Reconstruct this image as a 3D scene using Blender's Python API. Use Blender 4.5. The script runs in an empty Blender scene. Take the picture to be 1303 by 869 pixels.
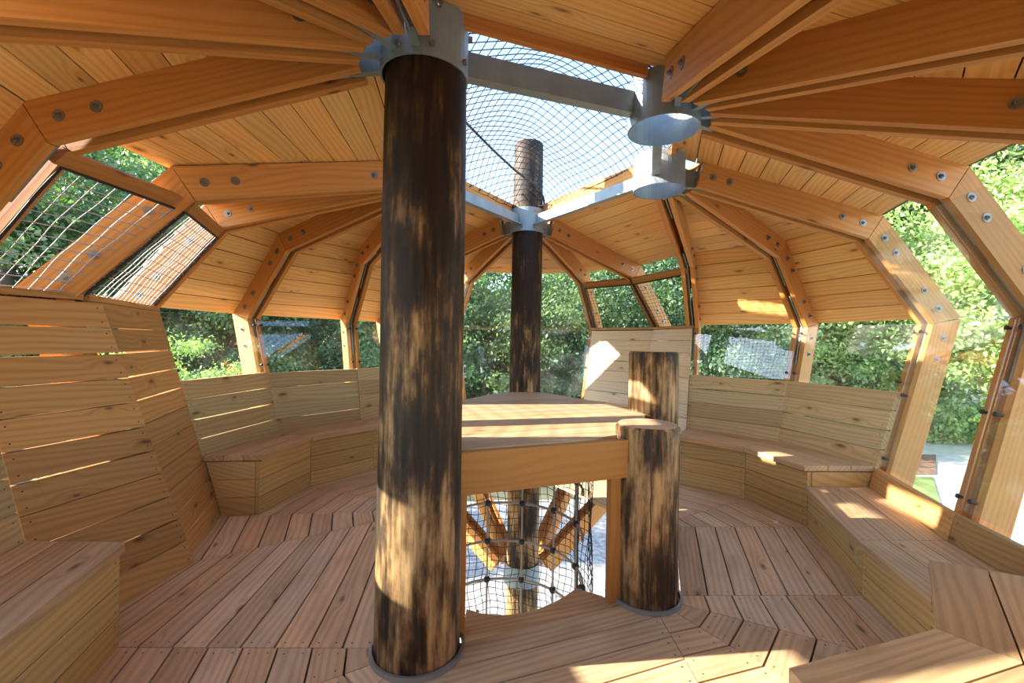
import bpy, bmesh, math, random
from mathutils import Vector, Matrix
from math import radians as RAD, cos, sin, pi, sqrt

random.seed(7)
SC = bpy.context.scene
COL = SC.collection

# ------------------------------------------------------------------ camera
FPX, CAM_H, ROLL = 560.0, 1.30, 0.9
cam_d = bpy.data.cameras.new('camera')
cam_d.sensor_width = 36.0
cam_d.lens = 36.0 * FPX / 1303.0
cam_d.clip_start = 0.02
cam_d.clip_end = 500
cam = bpy.data.objects.new('camera', cam_d)
COL.objects.link(cam)
cam.matrix_world = Matrix.Translation((0, 0, CAM_H)) @ Matrix.Rotation(RAD(90), 4, 'X') @ Matrix.Rotation(RAD(ROLL), 4, 'Z')
SC.camera = cam

# ------------------------------------------------------------------ sky, sun, exposure
SUN_AZ, SUN_EL = 187.0, 22.5
world = bpy.data.worlds.new('sky'); SC.world = world
world.use_nodes = True
wn = world.node_tree.nodes; wl = world.node_tree.links
bg = wn.get('Background') or wn.new('ShaderNodeBackground')
sky = wn.new('ShaderNodeTexSky')
sky.sky_type = 'NISHITA'
sky.sun_disc = False
sky.sun_elevation = RAD(35)
sky.sun_rotation = RAD(90 - SUN_AZ)
sky.air_density = 1.0; sky.dust_density = 0.6; sky.ozone_density = 1.5
wl.new(sky.outputs[0], bg.inputs[0])
bg.inputs[1].default_value = 0.29
sun_d = bpy.data.lights.new('sun', 'SUN')
sun_d.energy = 9.0
sun_d.angle = RAD(0.6)
sun_d.color = (1.0, 0.90, 0.76)
sun = bpy.data.objects.new('sun', sun_d); COL.objects.link(sun)
sd = Vector((cos(RAD(SUN_EL)) * cos(RAD(SUN_AZ)), cos(RAD(SUN_EL)) * sin(RAD(SUN_AZ)), sin(RAD(SUN_EL))))
sun.rotation_euler = sd.to_track_quat('Z', 'Y').to_euler()
sun.location = sd * 30
SC.view_settings.view_transform = 'Standard'
SC.view_settings.look = 'None'
SC.view_settings.gamma = 1.0
SC.view_settings.use_curve_mapping = False
SC.view_settings.exposure = 1.55

# ------------------------------------------------------------------ materials
MATS = {}
def newmat(name):
    m = bpy.data.materials.new(name); m.use_nodes = True
    nt = m.node_tree
    p = nt.nodes.get('Principled BSDF')
    return m, nt, p

def nd(nt, t, **kw):
    n = nt.nodes.new(t)
    for k, v in kw.items(): setattr(n, k, v)
    return n

def vmath(nt, op, a, b):
    n = nd(nt, 'ShaderNodeVectorMath', operation=op)
    for i, x in enumerate((a, b)):
        if hasattr(x, 'links') or hasattr(x, 'is_linked'): nt.links.new(x, n.inputs[i])
        else: n.inputs[i].default_value = x
    return n.outputs[0]

def fmath(nt, op, a, b=0.0, clamp=False):
    n = nd(nt, 'ShaderNodeMath', operation=op); n.use_clamp = clamp
    for i, x in enumerate((a, b)):
        if hasattr(x, 'is_linked'): nt.links.new(x, n.inputs[i])
        else: n.inputs[i].default_value = x
    return n.outputs[0]

def mixc(nt, fac, a, b, mode='MIX'):
    n = nd(nt, 'ShaderNodeMix', data_type='RGBA', blend_type=mode)
    for i, x in ((0, fac), (6, a), (7, b)):
        if hasattr(x, 'is_linked'): nt.links.new(x, n.inputs[i])
        else: n.inputs[i].default_value = x if i == 0 else tuple(x) + ((1,) if len(x) == 3 else ())
    return n.outputs[2]

def ramp(nt, fac, stops):
    n = nd(nt, 'ShaderNodeValToRGB')
    nt.links.new(fac, n.inputs[0])
    el = n.color_ramp.elements
    while len(el) < len(stops): el.new(0.5)
    for e, (p, c) in zip(el, stops):
        e.position = p; e.color = tuple(c) + ((1,) if len(c) == 3 else ())
    return n.outputs[0]

def wood(name, light, dark, var=0.25, contrast=0.75, knots=0.45, rough=0.6, weather=0.0, bump=0.25):
    m, nt, p = newmat(name)
    L = nt.links
    uv = nd(nt, 'ShaderNodeUVMap').outputs[0]
    oi = nd(nt, 'ShaderNodeObjectInfo')
    rnd = oi.outputs['Random']
    cx = nd(nt, 'ShaderNodeCombineXYZ')
    L.new(fmath(nt, 'MULTIPLY', rnd, 37.0), cx.inputs[0]); L.new(fmath(nt, 'MULTIPLY', rnd, 91.0), cx.inputs[1])
    v = vmath(nt, 'ADD', uv, cx.outputs[0])
    # slow warp
    w = nd(nt, 'ShaderNodeTexNoise'); w.inputs['Scale'].default_value = 1.0; w.inputs['Detail'].default_value = 1.0
    L.new(vmath(nt, 'MULTIPLY', v, (1.0, 4.5, 1)), w.inputs['Vector'])
    # knots
    vo = nd(nt, 'ShaderNodeTexVoronoi', voronoi_dimensions='2D'); vo.inputs['Scale'].default_value = 1.0
    L.new(vmath(nt, 'MULTIPLY', v, (2.3, 6.5, 1)), vo.inputs['Vector'])
    sep = nd(nt, 'ShaderNodeSeparateColor'); L.new(vo.outputs['Color'], sep.inputs[0])
    keep = fmath(nt, 'LESS_THAN', sep.outputs[0], knots)
    size = fmath(nt, 'MULTIPLY_ADD', sep.outputs[1], 0.10)
    size.node.inputs[2].default_value = 0.06
    near = nd(nt, 'ShaderNodeMapRange'); near.interpolation_type = 'SMOOTHSTEP'
    L.new(vo.outputs['Distance'], near.inputs[0]); L.new(size, near.inputs[2]); near.inputs[1].default_value = 0.0
    near.inputs[3].default_value = 1.0; near.inputs[4].default_value = 0.0
    knot = fmath(nt, 'MULTIPLY', near.outputs[0], keep)
    halo = nd(nt, 'ShaderNodeMapRange'); halo.interpolation_type = 'SMOOTHSTEP'
    L.new(vo.outputs['Distance'], halo.inputs[0]); halo.inputs[1].default_value = 0.0; halo.inputs[2].default_value = 0.32
    halo.inputs[3].default_value = 1.0; halo.inputs[4].default_value = 0.0
    halok = fmath(nt, 'MULTIPLY', halo.outputs[0], keep)
    # growth rings (cathedral) and fine streaks
    warp = fmath(nt, 'ADD', fmath(nt, 'MULTIPLY', w.outputs[0], 1.0), fmath(nt, 'MULTIPLY', halok, 0.35))
    sepv = nd(nt, 'ShaderNodeSeparateXYZ'); L.new(v, sepv.inputs[0])
    yy = fmath(nt, 'ADD', fmath(nt, 'MULTIPLY', sepv.outputs[1], 30.0), fmath(nt, 'MULTIPLY', warp, 4.2))
    ringv = fmath(nt, 'SINE', fmath(nt, 'MULTIPLY', yy, 6.2))
    ring = fmath(nt, 'POWER', fmath(nt, 'MULTIPLY_ADD', ringv, 0.5), 1.6)
    ring.node.inputs[0].default_value = 0.5
    rb = fmath(nt, 'MULTIPLY_ADD', ringv, 0.5); rb.node.inputs[2].default_value = 0.5
    ring = fmath(nt, 'POWER', rb, 1.6)
    fine = nd(nt, 'ShaderNodeTexNoise'); fine.inputs['Scale'].default_value = 1.0; fine.inputs['Detail'].default_value = 4.0
    L.new(vmath(nt, 'MULTIPLY', v, (2.2, 150.0, 1)), fine.inputs['Vector'])
    g = fmath(nt, 'ADD', fmath(nt, 'MULTIPLY', ring, 0.42), fmath(nt, 'MULTIPLY', fine.outputs[0], 0.75))
    g = fmath(nt, 'MULTIPLY', fmath(nt, 'SUBTRACT', g, 0.2), contrast, True)
    c = mixc(nt, g, light, dark)
    # per-board tint
    r2 = fmath(nt, 'FRACT', fmath(nt, 'MULTIPLY', rnd, 17.31))
    bri = fmath(nt, 'MULTIPLY_ADD', rnd, var); bri.node.inputs[2].default_value = 1.0 - var * 0.5
    cc = nd(nt, 'ShaderNodeCombineXYZ')
    L.new(bri, cc.inputs[0])
    L.new(fmath(nt, 'MULTIPLY', bri, fmath(nt, 'ADD', fmath(nt, 'MULTIPLY', r2, 0.12), 0.93)), cc.inputs[1])
    L.new(fmath(nt, 'MULTIPLY', bri, fmath(nt, 'ADD', fmath(nt, 'MULTIPLY', r2, 0.25), 0.86)), cc.inputs[2])
    c = mixc(nt, 1.0, c, cc.outputs[0], 'MULTIPLY')
    # blotchy weathering
    if weather > 0:
        bl = nd(nt, 'ShaderNodeTexNoise'); bl.inputs['Scale'].default_value = 1.0; bl.inputs['Detail'].default_value = 5.0
        L.new(vmath(nt, 'MULTIPLY', v, (3.0, 8.0, 1)), bl.inputs['Vector'])
        bf = ramp(nt, bl.outputs[0], [(0.45, (0, 0, 0)), (0.75, (1, 1, 1))])
        c = mixc(nt, fmath(nt, 'MULTIPLY', bf, weather), c, tuple(x * 0.45 for x in dark))
    c = mixc(nt, fmath(nt, 'MULTIPLY', halok, 0.30), c, dark)
    c = mixc(nt, fmath(nt, 'MULTIPLY', knot, 0.9), c, tuple(x * 0.28 for x in dark))
    L.new(c, p.inputs['Base Color'])
    p.inputs['Roughness'].default_value = rough
    p.inputs['Specular IOR Level'].default_value = 0.3
    b = nd(nt, 'ShaderNodeBump'); b.inputs['Strength'].default_value = bump; b.inputs['Distance'].default_value = 0.002
    L.new(g, b.inputs['Height']); L.new(b.outputs[0], p.inputs['Normal'])
    MATS[name] = m
    return m

wood('pine_roof', (0.84, 0.52, 0.19), (0.52, 0.235, 0.052), var=0.26, contrast=0.75, knots=0.5)
wood('rib_timber', (0.60, 0.275, 0.072), (0.37, 0.14, 0.03), var=0.22, contrast=0.75, knots=0.14)
wood('back_board', (0.50, 0.375, 0.20), (0.28, 0.175, 0.07), var=0.3, contrast=0.85, knots=0.3)
wood('wall_board', (0.50, 0.285, 0.105), (0.27, 0.13, 0.04), var=0.34, contrast=0.85, knots=0.38)
wood('bench_board', (0.57, 0.39, 0.16), (0.33, 0.195, 0.065), var=0.28, contrast=0.85, knots=0.16)
wood('seat_board', (0.58, 0.385, 0.21), (0.32, 0.185, 0.085), var=0.24, contrast=0.9, knots=0.22, weather=0.25)
wood('floor_board', (0.72, 0.51, 0.315), (0.40, 0.255, 0.135), var=0.26, contrast=0.9, knots=0.20, weather=0.35)
wood('apron_timber', (0.43, 0.205, 0.055), (0.28, 0.11, 0.024), var=0.15, contrast=0.6, knots=0.30)
wood('side_lit_board', (0.68, 0.56, 0.39), (0.46, 0.33, 0.19), var=0.15, contrast=0.7, knots=0.2)  # lighter wall board for the back wall, side light put into its colour
wood('siding_board', (0.50, 0.40, 0.30), (0.30, 0.20, 0.13), var=0.2, contrast=0.6, knots=0.1)

def simple(name, col, rough=0.6, metal=0.0, noise=None, spec=0.4):
    m, nt, p = newmat(name)
    p.inputs['Roughness'].default_value = rough; p.inputs['Metallic'].default_value = metal
    p.inputs['Specular IOR Level'].default_value = spec
    if noise:
        sc, amt = noise
        t = nd(nt, 'ShaderNodeTexCoord'); n = nd(nt, 'ShaderNodeTexNoise')
        n.inputs['Scale'].default_value = sc; n.inputs['Detail'].default_value = 4
        nt.links.new(t.outputs['Object'], n.inputs['Vector'])
        c = mixc(nt, n.outputs[0], tuple(x * (1 - amt) for x in col), tuple(min(1, x * (1 + amt)) for x in col))
        nt.links.new(c, p.inputs['Base Color'])
    else:
        p.inputs['Base Color'].default_value = tuple(col) + (1,)
    MATS[name] = m
    return m

simple('galvanised', (0.24, 0.30, 0.33), 0.45, 0.3, (11, 0.28))
simple('bolt_steel', (0.26, 0.24, 0.22), 0.45, 0.7, (60, 0.3))
simple('stud_black', (0.05, 0.045, 0.045), 0.4, 0.3)
simple('screw', (0.06, 0.045, 0.035), 0.6, 0.2)
simple('net_black', (0.028, 0.030, 0.034), 0.7)
simple('net_grey', (0.42, 0.42, 0.43), 0.6)
simple('rope_grey', (0.36, 0.32, 0.27), 0.7, 0, (80, 0.3))
simple('ball_black', (0.03, 0.03, 0.035), 0.45)
simple('ring_steel', (0.35, 0.40, 0.43), 0.35, 0.7)
simple('membrane', (0.10, 0.08, 0.06), 0.8)
simple('paper', (0.75, 0.74, 0.72), 0.8)
simple('bark', (0.12, 0.085, 0.06), 0.9, 0, (6, 0.5))

def log_material(name, shift, hi):
    m, nt, p = newmat(name)
    L = nt.links
    tc = nd(nt, 'ShaderNodeTexCoord'); oi = nd(nt, 'ShaderNodeObjectInfo')
    sx = nd(nt, 'ShaderNodeSeparateXYZ'); L.new(tc.outputs['Object'], sx.inputs[0])
    off = nd(nt, 'ShaderNodeCombineXYZ'); L.new(fmath(nt, 'MULTIPLY', oi.outputs['Random'], 50.0), off.inputs[2])
    v = vmath(nt, 'ADD', tc.outputs['Object'], off.outputs[0])
    a = nd(nt, 'ShaderNodeTexNoise'); a.inputs['Scale'].default_value = 1.0; a.inputs['Detail'].default_value = 5; a.inputs['Roughness'].default_value = 0.6
    L.new(vmath(nt, 'MULTIPLY', v, (7.5, 7.5, 2.6)), a.inputs['Vector'])
    f = nd(nt, 'ShaderNodeTexNoise'); f.inputs['Scale'].default_value = 1.0; f.inputs['Detail'].default_value = 5
    L.new(vmath(nt, 'MULTIPLY', v, (45, 45, 4.0)), f.inputs['Vector'])
    # height shifts the tone: darker higher up in log_bark, nearly even in log_peeled
    h = nd(nt, 'ShaderNodeMapRange'); L.new(sx.outputs[2], h.inputs[0])
    h.inputs[1].default_value = 0.3; h.inputs[2].default_value = 2.0; h.inputs[3].default_value = 0.045 + shift; h.inputs[4].default_value = hi + shift
    k = fmath(nt, 'ADD', fmath(nt, 'ADD', a.outputs[0], fmath(nt, 'MULTIPLY', fmath(nt, 'SUBTRACT', f.outputs[0], 0.5), 0.30)), h.outputs[0])
    c = ramp(nt, k, [(0.36, (0.024, 0.013, 0.008)), (0.45, (0.060, 0.033, 0.015)), (0.52, (0.19, 0.105, 0.042)), (0.60, (0.38, 0.23, 0.10)), (0.72, (0.52, 0.33, 0.155))])
    st = ramp(nt, f.outputs[0], [(0.3, (0.55, 0.55, 0.55)), (0.6, (1, 1, 1))])
    c = mixc(nt, 1.0, c, st, 'MULTIPLY')
    L.new(c, p.inputs['Base Color'])
    p.inputs['Roughness'].default_value = 0.62
    p.inputs['Specular IOR Level'].default_value = 0.3
    b = nd(nt, 'ShaderNodeBump'); b.inputs['Strength'].default_value = 0.5; b.inputs['Distance'].default_value = 0.006
    L.new(k, b.inputs['Height']); L.new(b.outputs[0], p.inputs['Normal'])
    MATS[name] = m
log_material('log_bark', -0.025, -0.125)
log_material('log_peeled', -0.03, 0.04)

def endgrain_material():
    m, nt, p = newmat('end_grain')
    L = nt.links
    tc = nd(nt, 'ShaderNodeTexCoord')
    w = nd(nt, 'ShaderNodeTexWave', wave_type='RINGS', rings_direction='Z')
    w.inputs['Scale'].default_value = 14; w.inputs['Distortion'].default_value = 2.0; w.inputs['Detail'].default_value = 2
    L.new(tc.outputs['Object'], w.inputs['Vector'])
    L.new(mixc(nt, fmath(nt, 'MULTIPLY', w.outputs[1], 0.5), (0.52, 0.34, 0.19), (0.33, 0.19, 0.09)), p.inputs['Base Color'])
    p.inputs['Roughness'].default_value = 0.7
    MATS['end_grain'] = m
endgrain_material()

def glass_material():
    m, nt, p = newmat('acrylic_glass')
    L = nt.links
    out = nt.nodes.get('Material Output')
    nt.nodes.remove(p)
    tr = nd(nt, 'ShaderNodeBsdfTransparent'); tr.inputs[0].default_value = (0.95, 0.98, 0.97, 1)
    gl = nd(nt, 'ShaderNodeBsdfGlossy'); gl.inputs['Roughness'].default_value = 0.015; gl.inputs[0].default_value = (1, 1, 1, 1)
    df = nd(nt, 'ShaderNodeBsdfDiffuse'); df.inputs[0].default_value = (0.75, 0.78, 0.8, 1)
    lw = nd(nt, 'ShaderNodeLayerWeight'); lw.inputs[0].default_value = 0.5
    frv = fmath(nt, 'MULTIPLY_ADD', fmath(nt, 'POWER', lw.outputs['Facing'], 5.0), 0.95); frv.node.inputs[2].default_value = 0.05
    tc = nd(nt, 'ShaderNodeTexCoord'); n = nd(nt, 'ShaderNodeTexNoise'); n.inputs['Scale'].default_value = 3.5; n.inputs['Detail'].default_value = 6
    L.new(tc.outputs['Object'], n.inputs['Vector'])
    hz = ramp(nt, n.outputs[0], [(0.45, (0.008, 0.008, 0.008)), (0.8, (0.06, 0.06, 0.06))])
    m1 = nd(nt, 'ShaderNodeMixShader'); L.new(hz, m1.inputs[0]); L.new(tr.outputs[0], m1.inputs[1]); L.new(df.outputs[0], m1.inputs[2])
    m2 = nd(nt, 'ShaderNodeMixShader'); L.new(frv, m2.inputs[0]); L.new(m1.outputs[0], m2.inputs[1]); L.new(gl.outputs[0], m2.inputs[2])
    L.new(m2.outputs[0], out.inputs[0])
    MATS['acrylic_glass'] = m
glass_material()

def leaf_material(name, c1, c2, trans=0.35):
    m, nt, p = newmat(name)
    L = nt.links
    out = nt.nodes.get('Material Output')
    tc = nd(nt, 'ShaderNodeTexCoord'); n = nd(nt, 'ShaderNodeTexNoise'); n.inputs['Scale'].default_value = 2.2; n.inputs['Detail'].default_value = 5
    L.new(tc.outputs['Object'], n.inputs['Vector'])
    oi = nd(nt, 'ShaderNodeObjectInfo')
    f = fmath(nt, 'ADD', fmath(nt, 'MULTIPLY', fmath(nt, 'SUBTRACT', n.outputs[0], 0.5), 2.2), fmath(nt, 'ADD', fmath(nt, 'MULTIPLY', oi.outputs['Random'], 0.5), 0.25), True)
    c = mixc(nt, f, c1, c2)
    L.new(c, p.inputs['Base Color']); p.inputs['Roughness'].default_value = 0.5
    t = nd(nt, 'ShaderNodeBsdfTranslucent'); L.new(mixc(nt, 1.0, c, (1.0, 1.25, 0.5), 'MULTIPLY'), t.inputs[0])
    mx = nd(nt, 'ShaderNodeMixShader'); mx.inputs[0].default_value = trans
    L.new(p.outputs[0], mx.inputs[1]); L.new(t.outputs[0], mx.inputs[2]); L.new(mx.outputs[0], out.inputs[0])
    MATS[name] = m
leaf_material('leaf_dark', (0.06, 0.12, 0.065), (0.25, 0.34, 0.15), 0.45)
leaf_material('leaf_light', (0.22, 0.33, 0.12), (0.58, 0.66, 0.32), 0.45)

def ground_material(name, c1, c2, scale):
    m, nt, p = newmat(name)
    tc = nd(nt, 'ShaderNodeTexCoord'); n = nd(nt, 'ShaderNodeTexNoise'); n.inputs['Scale'].default_value = scale; n.inputs['Detail'].default_value = 8
    nt.links.new(tc.outputs['Object'], n.inputs['Vector'])
    f = ramp(nt, n.outputs[0], [(0.35, (0, 0, 0)), (0.65, (1, 1, 1))])
    nt.links.new(mixc(nt, f, c1, c2), p.inputs['Base Color'])
    p.inputs['Roughness'].default_value = 0.9
    MATS[name] = m
ground_material('paving', (0.50, 0.49, 0.47), (0.62, 0.61, 0.58), 3.0)
ground_material('lawn', (0.10, 0.16, 0.04), (0.22, 0.27, 0.09), 2.0)
ground_material('mulch', (0.14, 0.07, 0.045), (0.27, 0.15, 0.10), 5.0)
ground_material('forest_floor', (0.05, 0.06, 0.03), (0.13, 0.12, 0.07), 0.5)
ground_material('gravel', (0.20, 0.19, 0.18), (0.40, 0.385, 0.36), 9.0)

# ------------------------------------------------------------------ object helpers
def tag(o, label=None, cat=None, group=None, kind=None):
    if label: o['label'] = label
    if cat: o['category'] = cat
    if group: o['group'] = group
    if kind: o['kind'] = kind
    return o

def empty(name, loc=(0, 0, 0)):
    o = bpy.data.objects.new(name, None); COL.objects.link(o)
    o.location = loc; o.empty_display_size = 0.1
    return o

def link_mesh(name, me, parent=None, mat=None):
    if mat is not None:
        me.materials.clear(); me.materials.append(MATS[mat])
    o = bpy.data.objects.new(name, me); COL.objects.link(o)
    if parent is not None:
        o.parent = parent
        o.matrix_parent_inverse = Matrix.Translation(-parent.location)
    return o

def place_copy(src, mw, parent=None):
    o = src.copy(); COL.objects.link(o)
    o.parent = parent
    if parent is not None: o.matrix_parent_inverse = Matrix.Translation(-parent.location)
    o.matrix_basis = mw
    return o

class MB:
    """collects verts and faces of one mesh"""
    def __init__(s): s.v = []; s.f = []; s.sm = False
    def prism(s, pts, off):
        n = len(pts); b = len(s.v)
        s.v += [Vector(p) for p in pts] + [Vector(p) + off for p in pts]
        s.f.append(tuple(range(b, b + n))[::-1]); s.f.append(tuple(range(b + n, b + 2 * n)))
        for i in range(n):
            j = (i + 1) % n
            s.f.append((b + i, b + j, b + n + j, b + n + i))
    def hexa(s, q, q2):
        b = len(s.v); s.v += [Vector(p) for p in q] + [Vector(p) for p in q2]
        for f in ((3, 2, 1, 0), (4, 5, 6, 7), (0, 1, 5, 4), (1, 2, 6, 5), (2, 3, 7, 6), (3, 0, 4, 7)): s.f.append(tuple(b + i for i in f))
    def tube(s, pts, r, n=5, closed=False, caps=True):
        pts = [Vector(p) for p in pts]; m = len(pts)
        b = len(s.v); up = Vector((0, 0, 1)); prev = None
        for i, p in enumerate(pts):
            if closed: t = pts[(i + 1) % m] - pts[i - 1]
            else: t = pts[min(i + 1, m - 1)] - pts[max(i - 1, 0)]
            if t.length < 1e-9: t = Vector((0, 0, 1))
            t.normalize()
            if prev is None:
                a = t.cross(up)
                if a.length < 1e-3: a = t.cross(Vector((1, 0, 0)))
            else: a = prev - t * prev.dot(t)
            a.normalize(); prev = a; c = t.cross(a)
            rr = r[i] if isinstance(r, (list, tuple)) else r
            for k in range(n):
                th = 2 * pi * k / n
                s.v.append(p + a * (cos(th) * rr) + c * (sin(th) * rr))
        for i in range(m if closed else m - 1):
            i2 = (i + 1) % m
            for k in range(n):
                k2 = (k + 1) % n
                s.f.append((b + i * n + k, b + i * n + k2, b + i2 * n + k2, b + i2 * n + k))
        if caps and not closed:
            s.f.append(tuple(b + k for k in range(n))[::-1]); s.f.append(tuple(b + (m - 1) * n + k for k in range(n)))
    def ring(s, c, axis, r0, r1, h, n=24):
        """flat washer / collar: inner radius r0, outer r1, height h along axis"""
        axis = Vector(axis).normalized(); a = axis.orthogonal().normalized(); d = axis.cross(a); c = Vector(c)
        b = len(s.v)
        for k in range(n):
            e = a * cos(2 * pi * k / n) + d * sin(2 * pi * k / n)
            s.v += [c + e * r0, c + e * r1, c + e * r1 + axis * h, c + e * r0 + axis * h]
        for k in range(n):
            k2 = (k + 1) % n
            for j in range(4):
                j2 = (j + 1) % 4
                s.f.append((b + k * 4 + j, b + k2 * 4 + j, b + k2 * 4 + j2, b + k * 4 + j2))
    def mesh(s, name, uvL=None):
        me = bpy.data.meshes.new(name)
        me.from_pydata([tuple(v) for v in s.v], [], s.f)
        bm = bmesh.new(); bm.from_mesh(me)
        bmesh.ops.recalc_face_normals(bm, faces=bm.faces)
        if s.sm:
            for f in bm.faces: f.smooth = True
        if uvL is not None:
            Lv, W, N = uvL
            lay = bm.loops.layers.uv.new('UVMap')
            o = s.v[0]
            for f in bm.faces:
                for lp in f.loops:
                    q = lp.vert.co - o
                    lp[lay].uv = (q.dot(Lv), q.dot(W) + q.dot(N) * 1.0)
        bm.to_mesh(me); bm.free()
        return me
    def build(s, name, mat, parent=None, uvL=None):
        return link_mesh(name, s.mesh(name, uvL), parent, mat)

def board(name, mat, parent, a0, a1, b1, b0, off, off2=None):
    """a plank: quad a0-a1 (one long edge), b0-b1 (other long edge), thickened by off"""
    a0, a1, b1, b0 = map(Vector, (a0, a1, b1, b0)); off = Vector(off)
    m = MB(); m.hexa((a0, a1, b1, b0), (a0 + off, a1 + off, b1 + off, b0 + off))
    Lv = (a1 - a0) + (b1 - b0)
    if Lv.length < 1e-6: Lv = a0 - b0
    Lv.normalize(); N = off.normalized(); W = N.cross(Lv)
    return m.build(name, mat, parent, (Lv, W, N))

def poly_board(name, mat, parent, pts, off, Lv):
    m = MB(); m.prism(pts, Vector(off)); N = Vector(off).normalized(); Lv = Vector(Lv).normalized()
    return m.build(name, mat, parent, (Lv, N.cross(Lv), N))

def clip(poly, p, n):
    """keep the side of the line where (x-p).n >= 0 (2D, convex)"""
    out = []
    for i in range(len(poly)):
        a, b = Vector(poly[i]), Vector(poly[(i + 1) % len(poly)])
        da, db = (a - p).dot(n), (b - p).dot(n)
        if da >= 0: out.append(a)
        if (da >= 0) != (db >= 0): out.append(a + (b - a) * (da / (da - db)))
    return out

# ------------------------------------------------------------------ plan of the pod
COLS = {'A': Vector((-0.380, 1.856)), 'C': Vector((0.722, 2.272)), 'D': Vector((1.012, 3.125)),
        'B': Vector((0.134, 4.470)), 'E': Vector((-0.600, 3.380))}
RIBS = [('C', -88.5), ('C', -57), ('C', -26), ('C', 1.6),
        ('D', 2), ('D', 31), ('D', 60.5),
        ('B', 32), ('B', 59.5), ('B', 89), ('B', 118), ('B', 147),
        ('E', 127.5), ('E', 157.5), ('E', 187.5), ('E', 214.5),
        ('A', 181), ('A', 211), ('A', 241), ('A', 270)]
NR = len(RIBS)
P_IN = [(0.26, 2.405), (1.50, 2.07), (1.985, 1.475), (1.535, -0.12), (0.24, -0.95)]   # inner edge of a rib: distance from post, height
DEPTH = 0.185
def offset_poly(P, d):
    out = []
    for i in range(len(P)):
        ns = []
        for j in (i - 1, i):
            if 0 <= j < len(P) - 1:
                t = Vector((P[j + 1][0] - P[j][0], P[j + 1][1] - P[j][1])).normalized()
                ns.append(Vector((-t.y, t.x)))          # outward: up / out while going down the profile
        if len(ns) == 1: n = ns[0]; k = 1
        else:
            n = (ns[0] + ns[1]).normalized(); k = 1 / n.dot(ns[0])
        out.append((P[i][0] + n.x * d * k, P[i][1] + n.y * d * k))
    return out
P_OUT = offset_poly(P_IN, DEPTH)
def rp(i, R, z, lat=0.0):
    """world point on rib i at distance R from its post and height z"""
    k, az = RIBS[i % NR]; c = COLS[k]; a = RAD(az)
    return Vector((c.x + R * cos(a) - lat * sin(a), c.y + R * sin(a) + lat * cos(a), z))
def lerp(a, b, t): return a + (b - a) * t
def sec(i, R, z, u):
    return lerp(rp(i, R, z), rp(i + 1, R, z), u)
def seg_pt(P, k, t): return (P[k][0] + (P[k + 1][0] - P[k][0]) * t, P[k][1] + (P[k + 1][1] - P[k][1]) * t)
def sector_normal(i, P, k):
    a = sec(i, *P[k], 0.5); b = sec(i, *P[k + 1], 0.5); e = rp(i + 1, *P[k]) - rp(i, *P[k])
    if e.length < 0.05: e = rp(i + 1, *P[k + 1]) - rp(i, *P[k + 1])
    n = (b - a).cross(e).normalized()
    c = Vector((0.18, 3.0, 1.2))
    if n.dot((a + b) / 2 - c) < 0: n = -n
    return n
def wallR(z): # inner edge line of the ribs between belt and floor
    (r2, z2), (r3, z3) = P_IN[2], P_IN[3]
    return r3 + (r2 - r3) * (z - z3) / (z2 - z3)
ZB = 1.475

SEC_TYPE = ['win', 'win', 'low', 'low', 'win', 'win', 'full', 'full', 'glass', 'glass', 'glass', 'win', 'win', 'win', 'full', 'full', 'win', 'glass', 'win', 'open']
MID_TYPE = ['plank', 'plank', 'glass', 'glass', 'plank', 'plank', 'net', 'net', 'glass', 'glass', 'glass', 'plank', 'plank', 'plank', 'net', 'net', 'plank', 'glass', 'plank', 'plank']

# ------------------------------------------------------------------ ground outside
GZ = -3.2
def flat(name, pts, z, mat, label=None):
    m = MB(); m.prism([Vector((x, y, z)) for x, y in pts], Vector((0, 0, -0.05)))
    o = m.build(name, mat); tag(o, label, 'ground' if label else None, kind='structure'); return o
g = flat('ground', [(-70, -40), (70, -40), (70, 80), (-70, 80)], GZ, 'forest_floor', 'dark shaded ground under the trees around the raised pod')
flat('paving', [(5.5, -14), (60, -14), (60, 21.5), (6.5, 21.5), (5.5, 9)], GZ + 0.06, 'paving', 'pale paved yard outside the tall clear panes')
flat('lawn', [(7.2, 11.4), (11.3, 11.4), (14.5, 15.1), (9.0, 15.1)], GZ + 0.09, 'lawn', 'small patch of mown grass beside the pale paving')
flat('lawn', [(6, 21.6), (50, 21.6), (50, 30), (6, 30)], GZ + 0.08, 'lawn', 'strip of lawn below the trees beyond the paving')
flat('mulch_bed', [(9.6, 15.4), (14.9, 15.4), (17.6, 18.2), (11.5, 18.2)], GZ + 0.10, 'mulch', 'red-brown mulch bed between lawn and pale path')
flat('gravel', [(-3.5, 2.5), (4.5, 2.0), (5.5, 9.0), (3.0, 12.5), (-4.0, 12.0)], GZ + 0.07, 'gravel', 'sunlit pale gravel beneath the raised pod')

# ------------------------------------------------------------------ floor
screw_pts = []        # (point, normal, parent key)
SCREWS = {}
def add_screw(key, p, n): SCREWS.setdefault(key, []).append((Vector(p), Vector(n).normalized()))
def screws_on_board(key, a0, a1, b1, b0, n):
    a0, a1, b1, b0 = map(Vector, (a0, a1, b1, b0))
    for u in (0.03, 0.97):
        L_ = (a1 - a0).length
        if L_ < 0.15: continue
        uu = 0.03 / L_ if u < 0.5 else 1 - 0.03 / L_
        for w in (0.22, 0.78):
            add_screw(key, lerp(lerp(a0, a1, uu), lerp(b0, b1, uu), w), n)

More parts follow.
